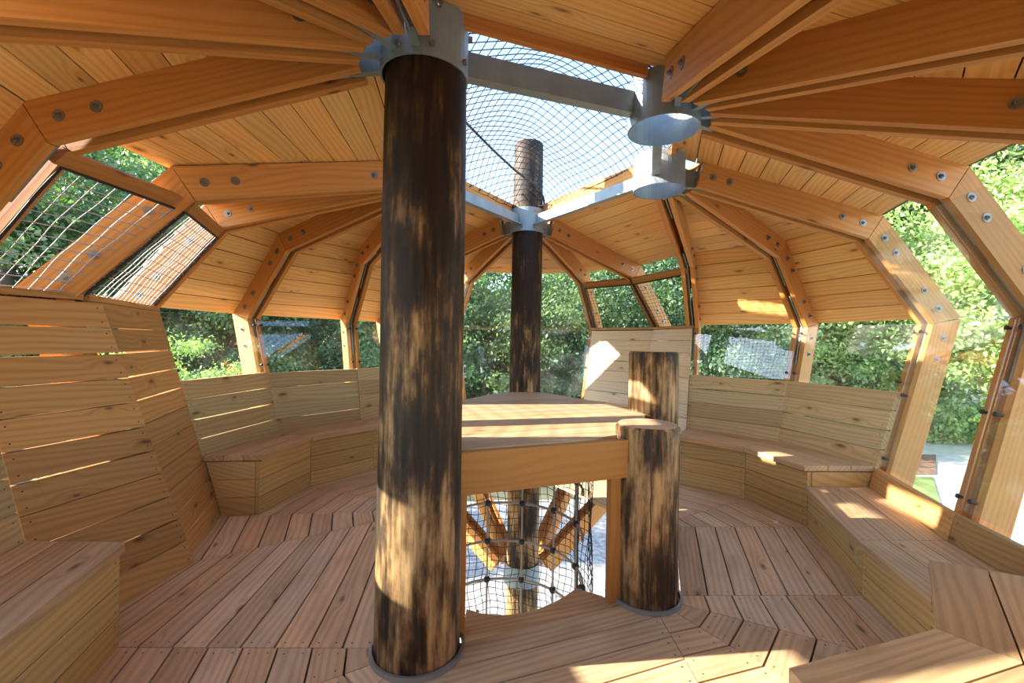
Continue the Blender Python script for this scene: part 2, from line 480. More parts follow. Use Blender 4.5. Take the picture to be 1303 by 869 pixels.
floor = empty('floor'); tag(floor, 'weathered timber floor boards laid in rings around the posts', kind='structure')
FT = 0.036
Z = Vector((0, 0, 1))
POST_R = 0.17
rect_sectors = {i for i in range(NR) if RIBS[i][0] != RIBS[(i + 1) % NR][0]}
pitch = 0.148
for i in range(NR):
    r0 = 0.03 if i in rect_sectors else 0.15
    r1 = wallR(0.0) + 0.02
    n = round((r1 - r0) / pitch)
    for k in range(n):
        ra = r0 + (r1 - r0) * k / n + (0.0045 if k else 0); rb = r0 + (r1 - r0) * (k + 1) / n - 0.0045
        if MID_TYPE[i] == 'net' or True:
            q = [rp(i, ra, 0), rp(i + 1, ra, 0), rp(i + 1, rb, 0), rp(i, rb, 0)]
        ln = (q[1] - q[0]).length; e = (q[1] - q[0]).normalized(); e2 = (q[2] - q[3]).normalized()
        g0 = 0.002
        if i in rect_sectors and ra < 0.2:
            s0 = s1 = 0.002
        else: s0 = s1 = g0
        q = [q[0] + e * s0, q[1] - e * s0, q[2] - e2 * s1, q[3] + e2 * s1]
        board('plank', 'floor_board', floor, q[0], q[1], q[2], q[3], -Z * FT)
        screws_on_board('floor', q[0], q[1], q[2], q[3], Z)
# dark panels added under the boards stand in for shade in the joints
for i in range(NR):
    r0 = 0.20; r1 = wallR(0.0) - 0.06
    q = [rp(i, r0, -0.055), rp(i + 1, r0, -0.055), rp(i + 1, r1, -0.055), rp(i, r1, -0.055)]
    board('gap_shade_panel', 'membrane', floor, *q, -Z * 0.012)
# inner strip along the entrance side, cut round the climbing hole
arc = [(0.56, 2.19), (0.48, 2.265), (0.36, 2.33), (0.30, 2.265), (0.235, 2.205), (0.15, 2.145), (0.06, 2.105), (-0.03, 2.09), (-0.12, 2.10), (-0.20, 2.135)]
base = [(-0.20, 1.935), (0.56, 2.19)]
poly_board('plank', 'floor_board', floor, [(x, y, -0.001) for x, y in base + arc[1:]], -Z * FT, (1.1, 0.41, 0))

# ------------------------------------------------------------------ roof ("ceiling")
ceil = empty('ceiling', (0, 0, 2.4)); tag(ceil, 'pine plank roof fanning out from the posts', kind='structure')
RT = 0.03
for i in range(NR):
    nrm = sector_normal(i, P_OUT, 0)
    A0 = (0.13, P_OUT[0][1] + (P_OUT[0][0] - 0.13) * (P_OUT[0][1] - P_OUT[1][1]) / (P_OUT[1][0] - P_OUT[0][0]))
    PP = [A0, P_OUT[1]]
    t0 = 0.0 if i in rect_sectors else 0.12
    over = 0.05
    L_ = sqrt((PP[1][0] - PP[0][0]) ** 2 + (PP[1][1] - PP[0][1]) ** 2)
    t1 = 1 + over / L_ * 0.0
    n = round(L_ * (t1 - t0) / 0.146)
    for k in range(n):
        ta = t0 + (t1 - t0) * k / n; tb = t0 + (t1 - t0) * (k + 1) / n
        ta += 0.003 / L_; tb -= 0.003 / L_
        pa = seg_pt(PP, 0, ta); pb = seg_pt(PP, 0, tb)
        board('plank', 'pine_roof', ceil, rp(i, *pa), rp(i + 1, *pa), rp(i + 1, *pb), rp(i, *pb), nrm * RT)
    # weather skin on the outside
    pa = seg_pt(PP, 0, t0 + 0.01); pb = seg_pt(PP, 0, 1.03)
    board('roof_skin', 'membrane', ceil, rp(i, *pa) + nrm * (RT + 0.004), rp(i + 1, *pa) + nrm * (RT + 0.004), rp(i + 1, *pb) + nrm * (RT + 0.004), rp(i, *pb) + nrm * (RT + 0.004), nrm * 0.008)
    if i in rect_sectors:   # edge board round the netted opening
        e = (rp(i + 1, *PP[0]) - rp(i, *PP[0])).normalized(); inn = Vector((-e.y, e.x, 0))
        a = rp(i, *PP[0]) + e * 0.1; b = rp(i + 1, *PP[0]) - e * 0.1
        inn = (Vector((0.18, 3.0, 0)) - Vector((a.x, a.y, 0))).normalized(); inn = (inn - e * inn.dot(e)).normalized()
        board('edge_board', 'rib_timber', ceil, a - Z * 0.05, b - Z * 0.05, b + Z * 0.05, a + Z * 0.05, inn * 0.03)

# ------------------------------------------------------------------ walls
SIDE = {}
for i in range(NR):
    SIDE[i] = 'right' if i in (1, 2, 3, 4, 5) else 'back' if i in (6, 7, 8, 9, 10) else 'left' if i in (11, 12, 13, 14, 15, 16, 17) else 'front'
WALLS = {}
for s, lab, loc in (('right', 'slatted timber wall with clear panes on the paved-yard side', (2.6, 3, 0)), ('back', 'side-lit pale boarded wall and clear panes behind the table', (0.5, 6.2, 0)),
                    ('left', 'tall wall of spaced timber boards below netted openings', (-2.3, 3, 0)), ('front', 'timber wall of the pod on its entrance side', (0.2, 0.2, 0))):
    WALLS[s] = tag(empty('wall_' + s, loc), lab, kind='structure')
BT = 0.034
def inner_boards(i, z0, z1, n, gap, mat='wall_board', key=None):
    w = WALLS[SIDE[i]]; nrm = sector_normal(i, P_IN, 2)
    for k in range(n):
        za = z0 + (z1 - z0) * k / n; zb = z0 + (z1 - z0) * (k + 1) / n
        g1 = gap * random.uniform(0.35, 1.2); zb2 = zb - g1
        def qd(o):   # the quad set in by o, with its ends kept in the planes of the two ribs
            out = []
            for j, z in ((i, za), (i + 1, za), (i + 1, zb2), (i, zb2)):
                k_, az_ = RIBS[j % NR]; dd = Vector((cos(RAD(az_)), sin(RAD(az_)), 0))
                out.append(rp(j, wallR(z) - o / max(0.3, nrm.dot(dd)), z))
            e = (out[1] - out[0]).normalized() * (0.0004 if i != 15 else 0.0); tl = Z * tilt
            e2 = e if i != 15 else e + (out[1] - out[0]).normalized() * 0.004
            return [out[0] + e + tl, out[1] - e2 - tl, out[2] - e2 - tl, out[3] + e + tl]
        tilt = random.uniform(-0.0015, 0.0015)
        q, qi = qd(0.024), qd(0.024 + BT)
        m = MB(); m.hexa(q, qi); Lv = (q[1] - q[0]).normalized(); N = -nrm
        m.build('board', mat, w, (Lv, N.cross(Lv), N))
        screws_on_board(SIDE[i], *qi, -nrm)
def cap_rail(i):
    w = WALLS[SIDE[i]]; nrm = sector_normal(i, P_IN, 2); h = Vector((nrm.x, nrm.y, 0)).normalized()
    a = rp(i, wallR(ZB), ZB + 0.002) - h * 0.055; b = rp(i + 1, wallR(ZB), ZB + 0.002) - h * 0.055
    board('cap_rail', 'wall_board', w, a, b, b + h * 0.14, a + h * 0.14, Z * 0.03)
def mid_planks(i):
    w = WALLS[SIDE[i]]; nrm = sector_normal(i, P_OUT, 1); n = 6
    for k in range(n):
        ta, tb = k / n, (k + 1) / n
        pa = seg_pt(P_OUT, 1, ta + 0.0042); pb = seg_pt(P_OUT, 1, tb - 0.0042)
        board('plank', 'pine_roof', w, rp(i, *pa), rp(i + 1, *pa), rp(i + 1, *pb), rp(i, *pb), nrm * RT)
        # lapped siding outside
        pa = seg_pt(P_OUT, 1, max(0, ta - 0.03)); pb = seg_pt(P_OUT, 1, tb)
        board('siding', 'siding_board', w, rp(i, *pa) + nrm * (RT + 0.003), rp(i + 1, *pa) + nrm * (RT + 0.003), rp(i + 1, *pb) + nrm * (RT + 0.026), rp(i, *pb) + nrm * (RT + 0.026), nrm * 0.014)

win_count = 0
STUD = None
def stud_mesh():
    m = MB(); m.tube([(0, 0, 0), (0, 0, 0.027)], 0.008, 8); m.tube([(0, 0, 0.027), (0, 0, 0.036)], 0.013, 8)
    me = m.mesh('standoff'); me.materials.append(MATS['stud_black']); return me
STUD = stud_mesh()
def frame_mat(p, n):
    q = Vector(n).to_track_quat('Z', 'Y')
    return Matrix.Translation(p) @ q.to_matrix().to_4x4()
def glass_pane(i, Pk, t0, t1, lab, inset=0.012, rim=0.0):
    """one clear sheet fixed with standoffs to the inner edges of ribs i and i+1"""
    global win_count
    win_count += 1
    nrm = sector_normal(i, P_IN, Pk)
    pa, pb = seg_pt(P_IN, Pk, t0), seg_pt(P_IN, Pk, t1)
    q = [rp(i, *pa), rp(i + 1, *pa), rp(i + 1, *pb), rp(i, *pb)]
    e = (q[1] - q[0]).normalized() * inset; e2 = (q[2] - q[3]).normalized() * inset
    o = -nrm * 0.026
    q = [q[0] + e + o, q[1] - e + o, q[2] - e2 + o, q[3] + e2 + o]
    root = tag(empty('window_%d' % win_count, (q[0] + q[1] + q[2] + q[3]) / 4), lab, kind='structure')
    board('pane', 'acrylic_glass', root, *q, nrm * 0.008)
    for u in ((0, 1) if Pk == 2 else ()):
        a, b = (q[0], q[3]) if u == 0 else (q[1], q[2])
        s = (q[1] - q[0]).normalized() * (0.032 if u == 0 else -0.032)
        ln = (b - a).length; nn = 2 if ln < 0.7 else 3
        for k in range(nn):
            t = 0.06 / ln + (1 - 0.12 / ln) * k / (nn - 1)
            p = lerp(a, b, t) + s + nrm * 0.024
            so = bpy.data.objects.new('standoff', STUD); COL.objects.link(so); so.parent = root
            so.matrix_parent_inverse = Matrix.Translation(-root.location)
            so.matrix_basis = frame_mat(p, -nrm)

for i in range(NR):
    st = SEC_TYPE[i]
    zt = lambda z: (P_IN[2][1] - z) / (P_IN[2][1] - P_IN[3][1])
    if st == 'full':
        inner_boards(i, 0.002, ZB, 11, 0.009, 'side_lit_board' if i in (6, 7) else 'wall_board'); cap_rail(i)
    elif st == 'win':
        inner_boards(i, 0.42, 0.985, 4, 0.010, 'back_board'); inner_boards(i, 0.005, 0.42, 3, 0.006)
        glass_pane(i, 2, 0.005, zt(0.985), 'clear pane above the slatted bench back on the %s side' % SIDE[i])
    elif st == 'low':
        inner_boards(i, 0.005, 0.425, 3, 0.004)
        glass_pane(i, 2, 0.005, zt(0.44), 'tall clear pane above the low bench by the paved yard')
    elif st == 'open':
        inner_boards(i, 0.002, 0.84, 6, 0.006)
    elif st == 'glass':
        inner_boards(i, 0.005, 0.42, 3, 0.004)
        glass_pane(i, 2, 0.005, zt(0.43), 'tall clear pane of the %s wall reaching down to the low boards' % SIDE[i])
    mt = MID_TYPE[i]
    if mt == 'plank': mid_planks(i)
    elif mt == 'glass': glass_pane(i, 1, 0.02, 0.995, 'sloping clear pane above the belt on the %s side' % SIDE[i])

# header boards over the netted openings
tn = 0
for i in range(NR):
    if MID_TYPE[i] != 'net': continue
    tn += 1
    pa = seg_pt(P_IN, 1, 0.0); R, z = P_IN[1]
    a = rp(i, R, z); b = rp(i + 1, R, z); e = (b - a).normalized()
    nrm = sector_normal(i, P_IN, 1); dn = (sec(i, *P_IN[2], 0.5) - sec(i, *P_IN[1], 0.5)).normalized()
    a = a + e * 0.02; b = b - e * 0.02
    o = board('trim_%d' % tn, 'apron_timber', None, a, b, b + dn * 0.075, a + dn * 0.075, nrm * 0.038)
    tag(o, 'timber header board over the netted opening of the %s wall' % SIDE[i], kind='structure')

# ------------------------------------------------------------------ ribs
def bolt_mesh():
    m = MB(); m.tube([(0, 0, 0), (0, 0, 0.004)], 0.025, 12); m.tube([(0, 0, 0.004), (0, 0, 0.013)], 0.0125, 6); m.tube([(0, 0, 0.013), (0, 0, 0.02)], 0.007, 6)
    me = m.mesh('bolt'); me.materials.append(MATS['bolt_steel']); return me
BOLT = bolt_mesh()
GAP, TH = 0.052, 0.038
RIB_LABEL = ['bolted timber rib beside the upper end of the plank roof over the entrance', 'bolted timber rib over the near end of the tall bench by the yard',
 'bolted timber rib running level above the paved-yard panes', 'bolted timber rib between the two tall clear panes by the yard',
 'bolted timber rib where the low bench meets the slatted bench back', 'bolted timber rib between the two windows of the right-hand slatted bench',
 'bolted timber rib beside the netted opening, right of the sawn posts', 'bolted timber rib between the two netted openings behind the table',
 'bolted timber rib between pale board wall and far clear panes', 'bolted timber rib hidden behind the far full-height log post',
 'bolted timber rib at the far edge of the tall back panes', 'bolted timber rib just behind the thick dark log post',
 'bolted timber rib at the far end of the left slatted bench', 'bolted timber rib between the two left bench windows',
 'bolted timber rib between left netted opening and pine planks', 'bolted timber rib between the two netted openings over the tall board wall',
 'bolted timber rib from the thick dark post to the tall board wall corner', 'bolted timber rib above the near left bench, leaving the thick dark post',
 'bolted timber rib above the entrance corner from the thick dark post', 'bolted timber rib pointing to the entrance from the thick dark post']
for i in range(NR):
    root = tag(empty('timber_rib', rp(i, P_IN[3][0], 0)), RIB_LABEL[i], 'rib', 'paired timber ribs of the pod')
    k0, az = RIBS[i]; a = RAD(az); perp = Vector((-sin(a), cos(a), 0))
    names = ['roof_beam', 'upper_post', 'lower_post', 'brace']
    for s in (-1, 1):
        for k in range(4):
            q2 = []
            for (P, t) in ((P_IN, 0.0), (P_IN, 1.0), (P_OUT, 1.0), (P_OUT, 0.0)):
                d = 0.002
                q2.append(seg_pt(P, k, d if t == 0 else 1 - d))
            lat = s * GAP / 2
            pts = [rp(i, R, z, lat) for R, z in q2]
            Lv = (pts[1] - pts[0]).normalized(); N = perp * s
            m = MB(); m.prism(pts, N * TH)
            timber = m.build(names[k], 'rib_timber', root, (Lv, N.cross(Lv), N))
            if k < 3:
                ln = (Vector(P_IN[k + 1]) - Vector(P_IN[k])).length
                for d0 in ((0.09, 0.21, ln - 0.25, ln - 0.10) if k != 2 else (0.12, 0.27, ln - 0.5, ln - 0.35)):
                    pi_, po_ = seg_pt(P_IN, k, d0 / ln), seg_pt(P_OUT, k, d0 / ln)
                    mid = ((pi_[0] + po_[0]) / 2, (pi_[1] + po_[1]) / 2)
                    p = rp(i, mid[0], mid[1], s * (GAP / 2 + TH))
                    bo = bpy.data.objects.new('bolt', BOLT); COL.objects.link(bo); bo.parent = timber
                    bo.matrix_basis = frame_mat(p, perp * s)
    # steel plates in the gap at knee and belt
    for k in (1, 2):
        m = MB()
        def mid2(kk, t):
            x, y = seg_pt(P_IN, kk, t), seg_pt(P_OUT, kk, t); return lerp(Vector(x), Vector(y), 0.12), lerp(Vector(x), Vector(y), 0.9)
        a1, b1 = mid2(k - 1, 0.78 if k == 1 else 0.55); a2, b2 = mid2(k, 0.0); a3, b3 = mid2(k, 0.4 if k == 1 else 0.22)
        m.prism([rp(i, v.x, v.y, -0.006) for v in (a1, a2, a3, b3, b2, b1)], perp * 0.012)
        m.build('gusset_plate', 'galvanised', root)

# floor joists under each seam
for i in range(NR):
    pass

# ------------------------------------------------------------------ log posts
def log_post(key, c, r, z0, z1, lean=(0, 0), label='', cut=False, ring=None, seed=0, taper=0.06, mat='log_bark', crack=None):
    rng = random.Random(seed)
    root = tag(empty('log_post', (c[0], c[1], 0)), label, 'post', 'round log posts')
    m = MB(); m.sm = True
    nseg, nz = 28, max(6, int((z1 - z0) / 0.08))
    ph = [rng.uniform(0, 6.28) for _ in range(6)]
    def rad(th, z):
        return r * (1 + 0.018 * sin(2 * th + ph[0] + z * 0.7) + 0.012 * sin(3 * th + ph[1] - z * 1.3) + 0.008 * sin(5 * th + ph[2] + z * 2.3) + 0.008 * sin(z * 3.1 + ph[3]) - taper * (z - 1.0) / 3)
    prof = []
    for j in range(nz + 1):
        z = z0 + (z1 - z0) * j / nz
        prof.append((z, 1.0))
    if cut:
        prof[-1] = (z1 - 0.014, 1.0); prof.append((z1, 0.93))
    for z, k in prof:
        for t in range(nseg):
            th = 2 * pi * t / nseg; R = rad(th, z) * k
            m.v.append(Vector((lean[0] * z + R * cos(th), lean[1] * z + R * sin(th), z)))
    for j in range(len(prof) - 1):
        for t in range(nseg):
            t2 = (t + 1) % nseg
            m.f.append((j * nseg + t, j * nseg + t2, (j + 1) * nseg + t2, (j + 1) * nseg + t))
    m.f.append(tuple(range(nseg))[::-1])
    me = m.mesh('trunk')
    o = link_mesh('trunk', me, None, mat); o.parent = root
    tp = MB(); n0 = (len(prof) - 1) * nseg
    tp.prism([m.v[n0 + t] - Z * 0.002 for t in range(nseg)], Z * 0.004)
    o2 = link_mesh('cut_end', tp.mesh('cut_end'), None, 'end_grain'); o2.parent = root
    if ring:
        rb = MB(); rb.ring((0, 0, 0.0), (0, 0, 1), ring, ring + 0.012, 0.022, 40)
        o3 = link_mesh('base_ring', rb.mesh('base_ring'), None, 'ring_steel'); o3.parent = root
    if crack is not None:   # drying crack
        th = RAD(crack); mk = MB(); n = Vector((cos(th), sin(th), 0)); t_ = Vector((-sin(th), cos(th), 0)); pts = []
        rng2 = random.Random(seed + 50); zz = [0.03 + (z1 - 0.06) * j / 12 for j in range(13)]
        wob = [rng2.uniform(-0.003, 0.003) for _ in zz]
        for j in range(12):
            qq = []
            for jj, sg in ((j, -1), (j + 1, -1), (j + 1, 1), (j, 1)):
                w_ = 0.0032 * (0.5 + 0.5 * sin(pi * (jj + 1) / 14)); a2 = th + (wob[jj] + sg * w_) / r
                Rr = rad(a2, zz[jj]) + 0.0006; qq.append(Vector((Rr * cos(a2), Rr * sin(a2), zz[jj])))
            mk.prism(qq, -n * 0.004)
        o4 = link_mesh('drying_crack', mk.mesh('drying_crack'), None, 'screw'); o4.parent = root
    return root
log_post('A', (-0.378, 1.858), 0.171, GZ, 3.3, (0.000, 0.0), 'thick dark full-height log post nearest the entrance, with peeled tan patches', False, 0.186, 1)
log_post('C', (0.708, 2.278), 0.160, GZ, 0.885, (0, 0), 'short sawn log post beside the table opening', True, 0.172, 2, mat='log_peeled', crack=-100)
log_post('D', (1.005, 3.125), 0.166, GZ, 1.245, (0, 0), 'taller sawn-off log post standing behind the short one', True, 0.18, 3, mat='log_peeled')
log_post('B', (0.140, 4.47), 0.155, GZ, 3.30, (0, 0), 'slim dark full-height log post behind the far corner of the table', True, 0.17, 4)
log_post('E', (-0.600, 3.38), 0.150, GZ, 3.25, (0, 0), 'log post on the left corner of the table behind the thick dark post', True, 0.165, 5)

# ------------------------------------------------------------------ steel frame overhead
fr = tag(empty('steel_frame', (0.18, 3.0, 2.4)), 'galvanised steel ring frame with round collars under the roof net', 'steel frame')
CZ = 2.39; CH = 0.235
coll = {'A': (-0.385, 1.852, 0.181), 'C': (0.757, 2.252, 0.178), 'D': (1.033, 3.150, 0.178), 'B': (0.136, 4.47, 0.168), 'E': (-0.605, 3.40, 0.168)}
order = ['A', 'C', 'D', 'B', 'E']
for k in order:
    x, y, r = coll[k]
    m = MB(); m.sm = False; m.ring((x, y, CZ), (0, 0, 1), r - 0.008, r, CH, 40)
    c = m.build('collar', 'galvanised', fr)
for a, b in zip(order, order[1:] + order[:1]):
    pa = Vector(coll[a][:2] + (CZ + 0.115,)); pb = Vector(coll[b][:2] + (CZ + 0.115,)); e = (pb - pa).normalized(); s = Vector((-e.y, e.x, 0))
    pa = pa + e * (coll[a][2] - 0.004); pb = pb - e * (coll[b][2] - 0.004)
    m = MB()
    m.hexa([pa - s * 0.004 - Z * 0.05, pb - s * 0.004 - Z * 0.05, pb + s * 0.004 - Z * 0.05, pa + s * 0.004 - Z * 0.05], [pa - s * 0.004 + Z * 0.05, pb - s * 0.004 + Z * 0.05, pb + s * 0.004 + Z * 0.05, pa + s * 0.004 + Z * 0.05])
    m.hexa([pa - s * 0.004 - Z * 0.058, pb - s * 0.004 - Z * 0.058, pb + s * 0.05 - Z * 0.058, pa + s * 0.05 - Z * 0.058], [pa - s * 0.004 - Z * 0.05, pb - s * 0.004 - Z * 0.05, pb + s * 0.05 - Z * 0.05, pa + s * 0.05 - Z * 0.05])
    m.build('beam', 'galvanised', fr)
for i in range(NR):
    k0, az = RIBS[i]; a = RAD(az); d = Vector((cos(a), sin(a), 0)); perp = Vector((-sin(a), cos(a), 0))
    x, y, r = coll[k0]; base_ = Vector((x, y, 0)) + d * (r - 0.003)
    tip = rp(i, 0.62, 0)
    m = MB()
    zt = lambda R: P_IN[0][1] - (R - P_IN[0][0]) * 0.27
    m.prism([Vector((base_.x, base_.y, 2.425)) - perp * 0.005, Vector((tip.x, tip.y, zt(0.62) + 0.04)) - perp * 0.005, Vector((tip.x, tip.y, zt(0.62) + 0.15)) - perp * 0.005, Vector((base_.x, base_.y, 2.56)) - perp * 0.005], perp * 0.01)
    m.build('bracket_plate', 'galvanised', fr)
    # foot flange
    m = MB(); t2 = rp(i, 0.30, 0)
    m.prism([Vector((base_.x, base_.y, 2.418)) - perp * 0.015, Vector((t2.x, t2.y, 2.408)) - perp * 0.015, Vector((t2.x, t2.y, 2.408)) + perp * 0.015, Vector((base_.x, base_.y, 2.418)) + perp * 0.015], Z * 0.008)
    m.build('bracket_flange', 'galvanised', fr)
for k in 'AB':
    x, y, r = coll[k]
    for th, z in ((-20, CZ + 0.04), (-70, CZ + 0.04), (-110, CZ + 0.04), (-62, CZ + 0.2), (-150, CZ + 0.04), (10, CZ + 0.2)):
        n = Vector((cos(RAD(th)), sin(RAD(th)), 0)); p = Vector((x, y, z)) + n * (r - 0.001)
        m = MB(); m.tube([p, p + n * 0.018], 0.012, 6)
        m.build('collar_bolt', 'bolt_steel', fr)
# lower collars under the floor that carry the braces
for k in order:
    m = MB(); c = COLS[k]; m.ring((c.x, c.y, -1.12), (0, 0, 1), 0.172, 0.182, 0.2, 32)
    o = m.build('lower_collar', 'galvanised'); tag(o, 'steel collar under the floor on the ' + {'A': 'thick dark log post', 'C': 'short sawn log post', 'D': 'taller sawn-off log post', 'B': 'slim far log post', 'E': 'log post behind the thick one'}[k], 'collar', 'lower collars on the posts')

# ------------------------------------------------------------------ table over the climbing hole
TZ = 0.828
table = tag(empty('plank_table', (0.18, 3.0, 0)), 'five-sided plank table built between the log posts over the climbing hole', 'table')
pent = [Vector(COLS[k]) for k in order]
cen = sum(pent, Vector((0, 0))) / 5
poly = [Vector((-0.6, 1.2)), Vector((2, 1.2)), Vector((2, 5.5)), Vector((-1.5, 5.5)), Vector((-1.5, 1.2))]
edges = []
for a, b in zip(pent, pent[1:] + pent[:1]):
    e = (b - a).normalized(); n = Vector((-e.y, e.x))
    ins = 0.0 if a == pent[0] else 0.05
    poly = clip(poly, a + n * ins, n); edges.append((a + n * ins, e, n))
for key in order:   # cut the corners back to the posts
    p = COLS[key]; d = (cen - p).normalized()
    cutd = {'A': 0.10, 'C': 0.10, 'D': 0.14, 'B': 0.36, 'E': 0.15}[key]
    poly = clip(poly, p + d * cutd, d)
a, e, n = edges[0]
wp = 0.142; k = 0
while k < 40:
    strip = clip(clip(poly, a + n * (k * wp + 0.003), n), a + n * ((k + 1) * wp - 0.003), -n)
    if len(strip) >= 3 and k * wp < 3.2:
        poly_board('plank', 'seat_board', table, [(p.x, p.y, TZ) for p in strip], -Z * 0.038, (e.x, e.y, 0))
    k += 1
for j, (a, e, n) in enumerate(edges):
    b = pent[(j + 1) % 5]; aa = a + e * 0.175; ln = (b - pent[j]).length - 0.165 - (0.155 if j else 0.145)
    if j == 0: aa = a + e * 0.15; ln = (b - pent[j]).length - 0.15 - 0.125
    A3 = Vector((aa.x, aa.y, TZ - (0.006 if j == 0 else 0.04))) - Vector((n.x, n.y, 0)) * (0.041 if j == 0 else -0.02); E3 = Vector((e.x, e.y, 0)) * ln
    board('apron', 'apron_timber', table, A3, A3 + E3, A3 + E3 - Z * 0.185, A3 - Z * 0.185, Vector((n.x, n.y, 0)) * 0.038)
# jambs either side of the opening
a, e, n = edges[0]; e3 = Vector((e.x, e.y, 0)); n3 = Vector((n.x, n.y, 0))
pC = Vector((0.505, 2.195, 0)); 
board('jamb', 'apron_timber', table, pC, pC + Z * (TZ - 0.2), pC + Z * (TZ - 0.2) + e3 * 0.105 - n3 * 0.01, pC + e3 * 0.105 - n3 * 0.01, n3 * 0.038)
board('jamb', 'apron_timber', table, pC + e3 * 0.108 - n3 * 0.045, pC + e3 * 0.108 - n3 * 0.045 + Z * (TZ - 0.2), pC + e3 * 0.108 + n3 * 0.01 + Z * (TZ - 0.2), pC + e3 * 0.108 + n3 * 0.01, e3 * 0.012)
pA = Vector((-0.215, 1.925, 0))
board('jamb', 'apron_timber', table, pA, pA + Z * (TZ - 0.2), pA + Z * (TZ - 0.2) + n3 * 0.09, pA + n3 * 0.09, e3 * 0.03)

# ------------------------------------------------------------------ benches
def bench(i, rin, top, label, nseat=3, ends=(False, False), nfront=3, seatmat='seat_board', lift=0.0):
    mid = sec(i, rin + 0.2, 0, 0.5)
    root = tag(empty('bench', mid), label, 'bench', 'built-in timber benches')
    rout = wallR(top) - 0.07
    nrm = sector_normal(i, [(rin, 0), (rin + 0.5, -0.001)], 0)
    st = 0.038; ov = 0.022
    r0 = rin - ov
    for k in range(nseat):
        ra = r0 + (rout - r0) * k / nseat + (0.003 if k else 0); rb = r0 + (rout - r0) * (k + 1) / nseat - 0.003
        ta = top
        q = [rp(i, ra, ta), rp(i + 1, ra, ta), rp(i + 1, rb, ta), rp(i, rb, ta)]
        e = (q[1] - q[0]).normalized() * 0.002
        board('seat_plank', seatmat, root, q[0] + e, q[1] - e, q[2] - e, q[3] + e, -Z * st)
    zt = top - st - 0.004
    hz = (sec(i, rin + 0.3, 0, 0.5) - sec(i, rin, 0, 0.5)); hz.z = 0
    e = (rp(i + 1, rin, 0) - rp(i, rin, 0)).normalized(); h = Vector((-e.y, e.x, 0))
    if h.dot(hz) < 0: h = -h
    for k in range(nfront):
        za = 0.004 + (zt - 0.004) * k / nfront; zb = 0.004 + (zt - 0.004) * (k + 1) / nfront - 0.004
        ee = e * 0.002
        q = [rp(i, rin, za) + ee, rp(i + 1, rin, za) - ee, rp(i + 1, rin, zb) - ee, rp(i, rin, zb) + ee]
        board('front_board', 'bench_board', root, *q, h * 0.034)
        if k >= 0:
            screws_on_board(SIDE[i], *q, -h)
    for s, on in enumerate(ends):
        if not on: continue
        j = i + s
        d = e * (0.034 if s == 0 else -0.034)
        for k in range(nfront):
            za = 0.004 + (zt - 0.004) * k / nfront; zb = 0.004 + (zt - 0.004) * (k + 1) / nfront - 0.004
            q = [rp(j, rin + 0.036, za), rp(j, wallR(za) - 0.075, za), rp(j, wallR(zb) - 0.075, zb), rp(j, rin + 0.036, zb)]
            board('end_board', 'bench_board', root, *[p + d * 0.06 for p in q], d)
    return root
HB, LB = 0.44, 0.29
bench(4, 1.13, HB, 'high plank bench ending at a step above the low bench by the yard', ends=(True, False))
bench(5, 1.13, HB, 'high plank bench under the right window beside the sawn posts', ends=(False, True))
bench(3, 1.13, LB, 'low bench below the tall clear pane, next to the stepped bench end', nfront=2)
bench(2, 1.13, LB, 'low bench below the tall clear pane, next to the raised near bench', nfront=2)
bench(1, 1.12, HB, 'raised plank bench with a gapped top near the paved yard', nseat=3, ends=(False, True))
bench(0, 1.12, HB, 'sunlit plank bench along the entrance side')
bench(13, 1.24, HB, 'bench whose squared end meets the tall board wall', ends=(False, True))
bench(12, 1.24, HB, 'bench under the second window from the tall board wall')
bench(11, 1.24, HB, 'bench running behind the thick dark log post')
bench(10, 1.24, HB, 'bench beside the tall back panes behind the log posts', ends=(True, False))
bench(16, 1.24, HB, 'near bench against the corner of the tall board wall', ends=(True, False))
bench(17, 1.24, HB, 'bench along the entrance corner beside the near bench')

# ------------------------------------------------------------------ nets
def net(name, S, nu, nv, r, mat, parent=None, sub=4, diag=False, sides=4):
    m = MB()
    if not diag:
        for i in range(nu + 1):
            pts = [S(i / nu, j / (nv * sub) ) for j in range(nv * sub + 1)]
            m.tube(pts, r, sides, caps=False)
        for j in range(nv + 1):
            pts = [S(i / (nu * sub), j / nv) for i in range(nu * sub + 1)]
            m.tube(pts, r, sides, caps=False)
    return m.build(name, mat, parent)
def tri_wave(x): return abs((x % 2) - 1)

# roof net: rises over the opening, tied to its edges, pulled into a fold towards the far post
def inside(p, poly):
    return all((p - a).dot(n) >= -0.16 for a, e, n in edges)
def edge_dist(p): return min((p - a).dot(n) + 0.16 for a, e, n in edges)
def net_h(p):
    d = max(0.0, edge_dist(p))
    h = 2.63 + 0.42 * (1 - math.exp(-d / 0.34)) 
    h += 0.03 * sin(p.x * 5 + p.y * 2.3) * min(1, d / 0.3) + 0.02 * sin(p.y * 7 - p.x * 3) * min(1, d / 0.3)
    return h
rn = tag(empty('roof_net', (0.18, 3.0, 2.6)), 'black rope net stretched over the roof opening between the posts', 'net')
m = MB(); cell = 0.058
for ang in (28, 118):
    d = Vector((cos(RAD(ang)), sin(RAD(ang)))); n2 = Vector((-d.y, d.x))
    for k in range(-40, 41):
        run = []; step = 0.06
        for j in range(-40, 41):
            wob = 0.02 * sin(j * 0.21 + k * 0.1)
            p = cen + n2 * (k * cell + wob) + d * (j * step)
            if inside(p, None): run.append(Vector((p.x, p.y, net_h(p))))
            else:
                if len(run) > 2: m.tube(run, 0.0033, 4, caps=False)
                run = []
        if len(run) > 2: m.tube(run, 0.0033, 4, caps=False)
m.build('mesh_cords', 'net_black', rn)
m = MB()
fold = []
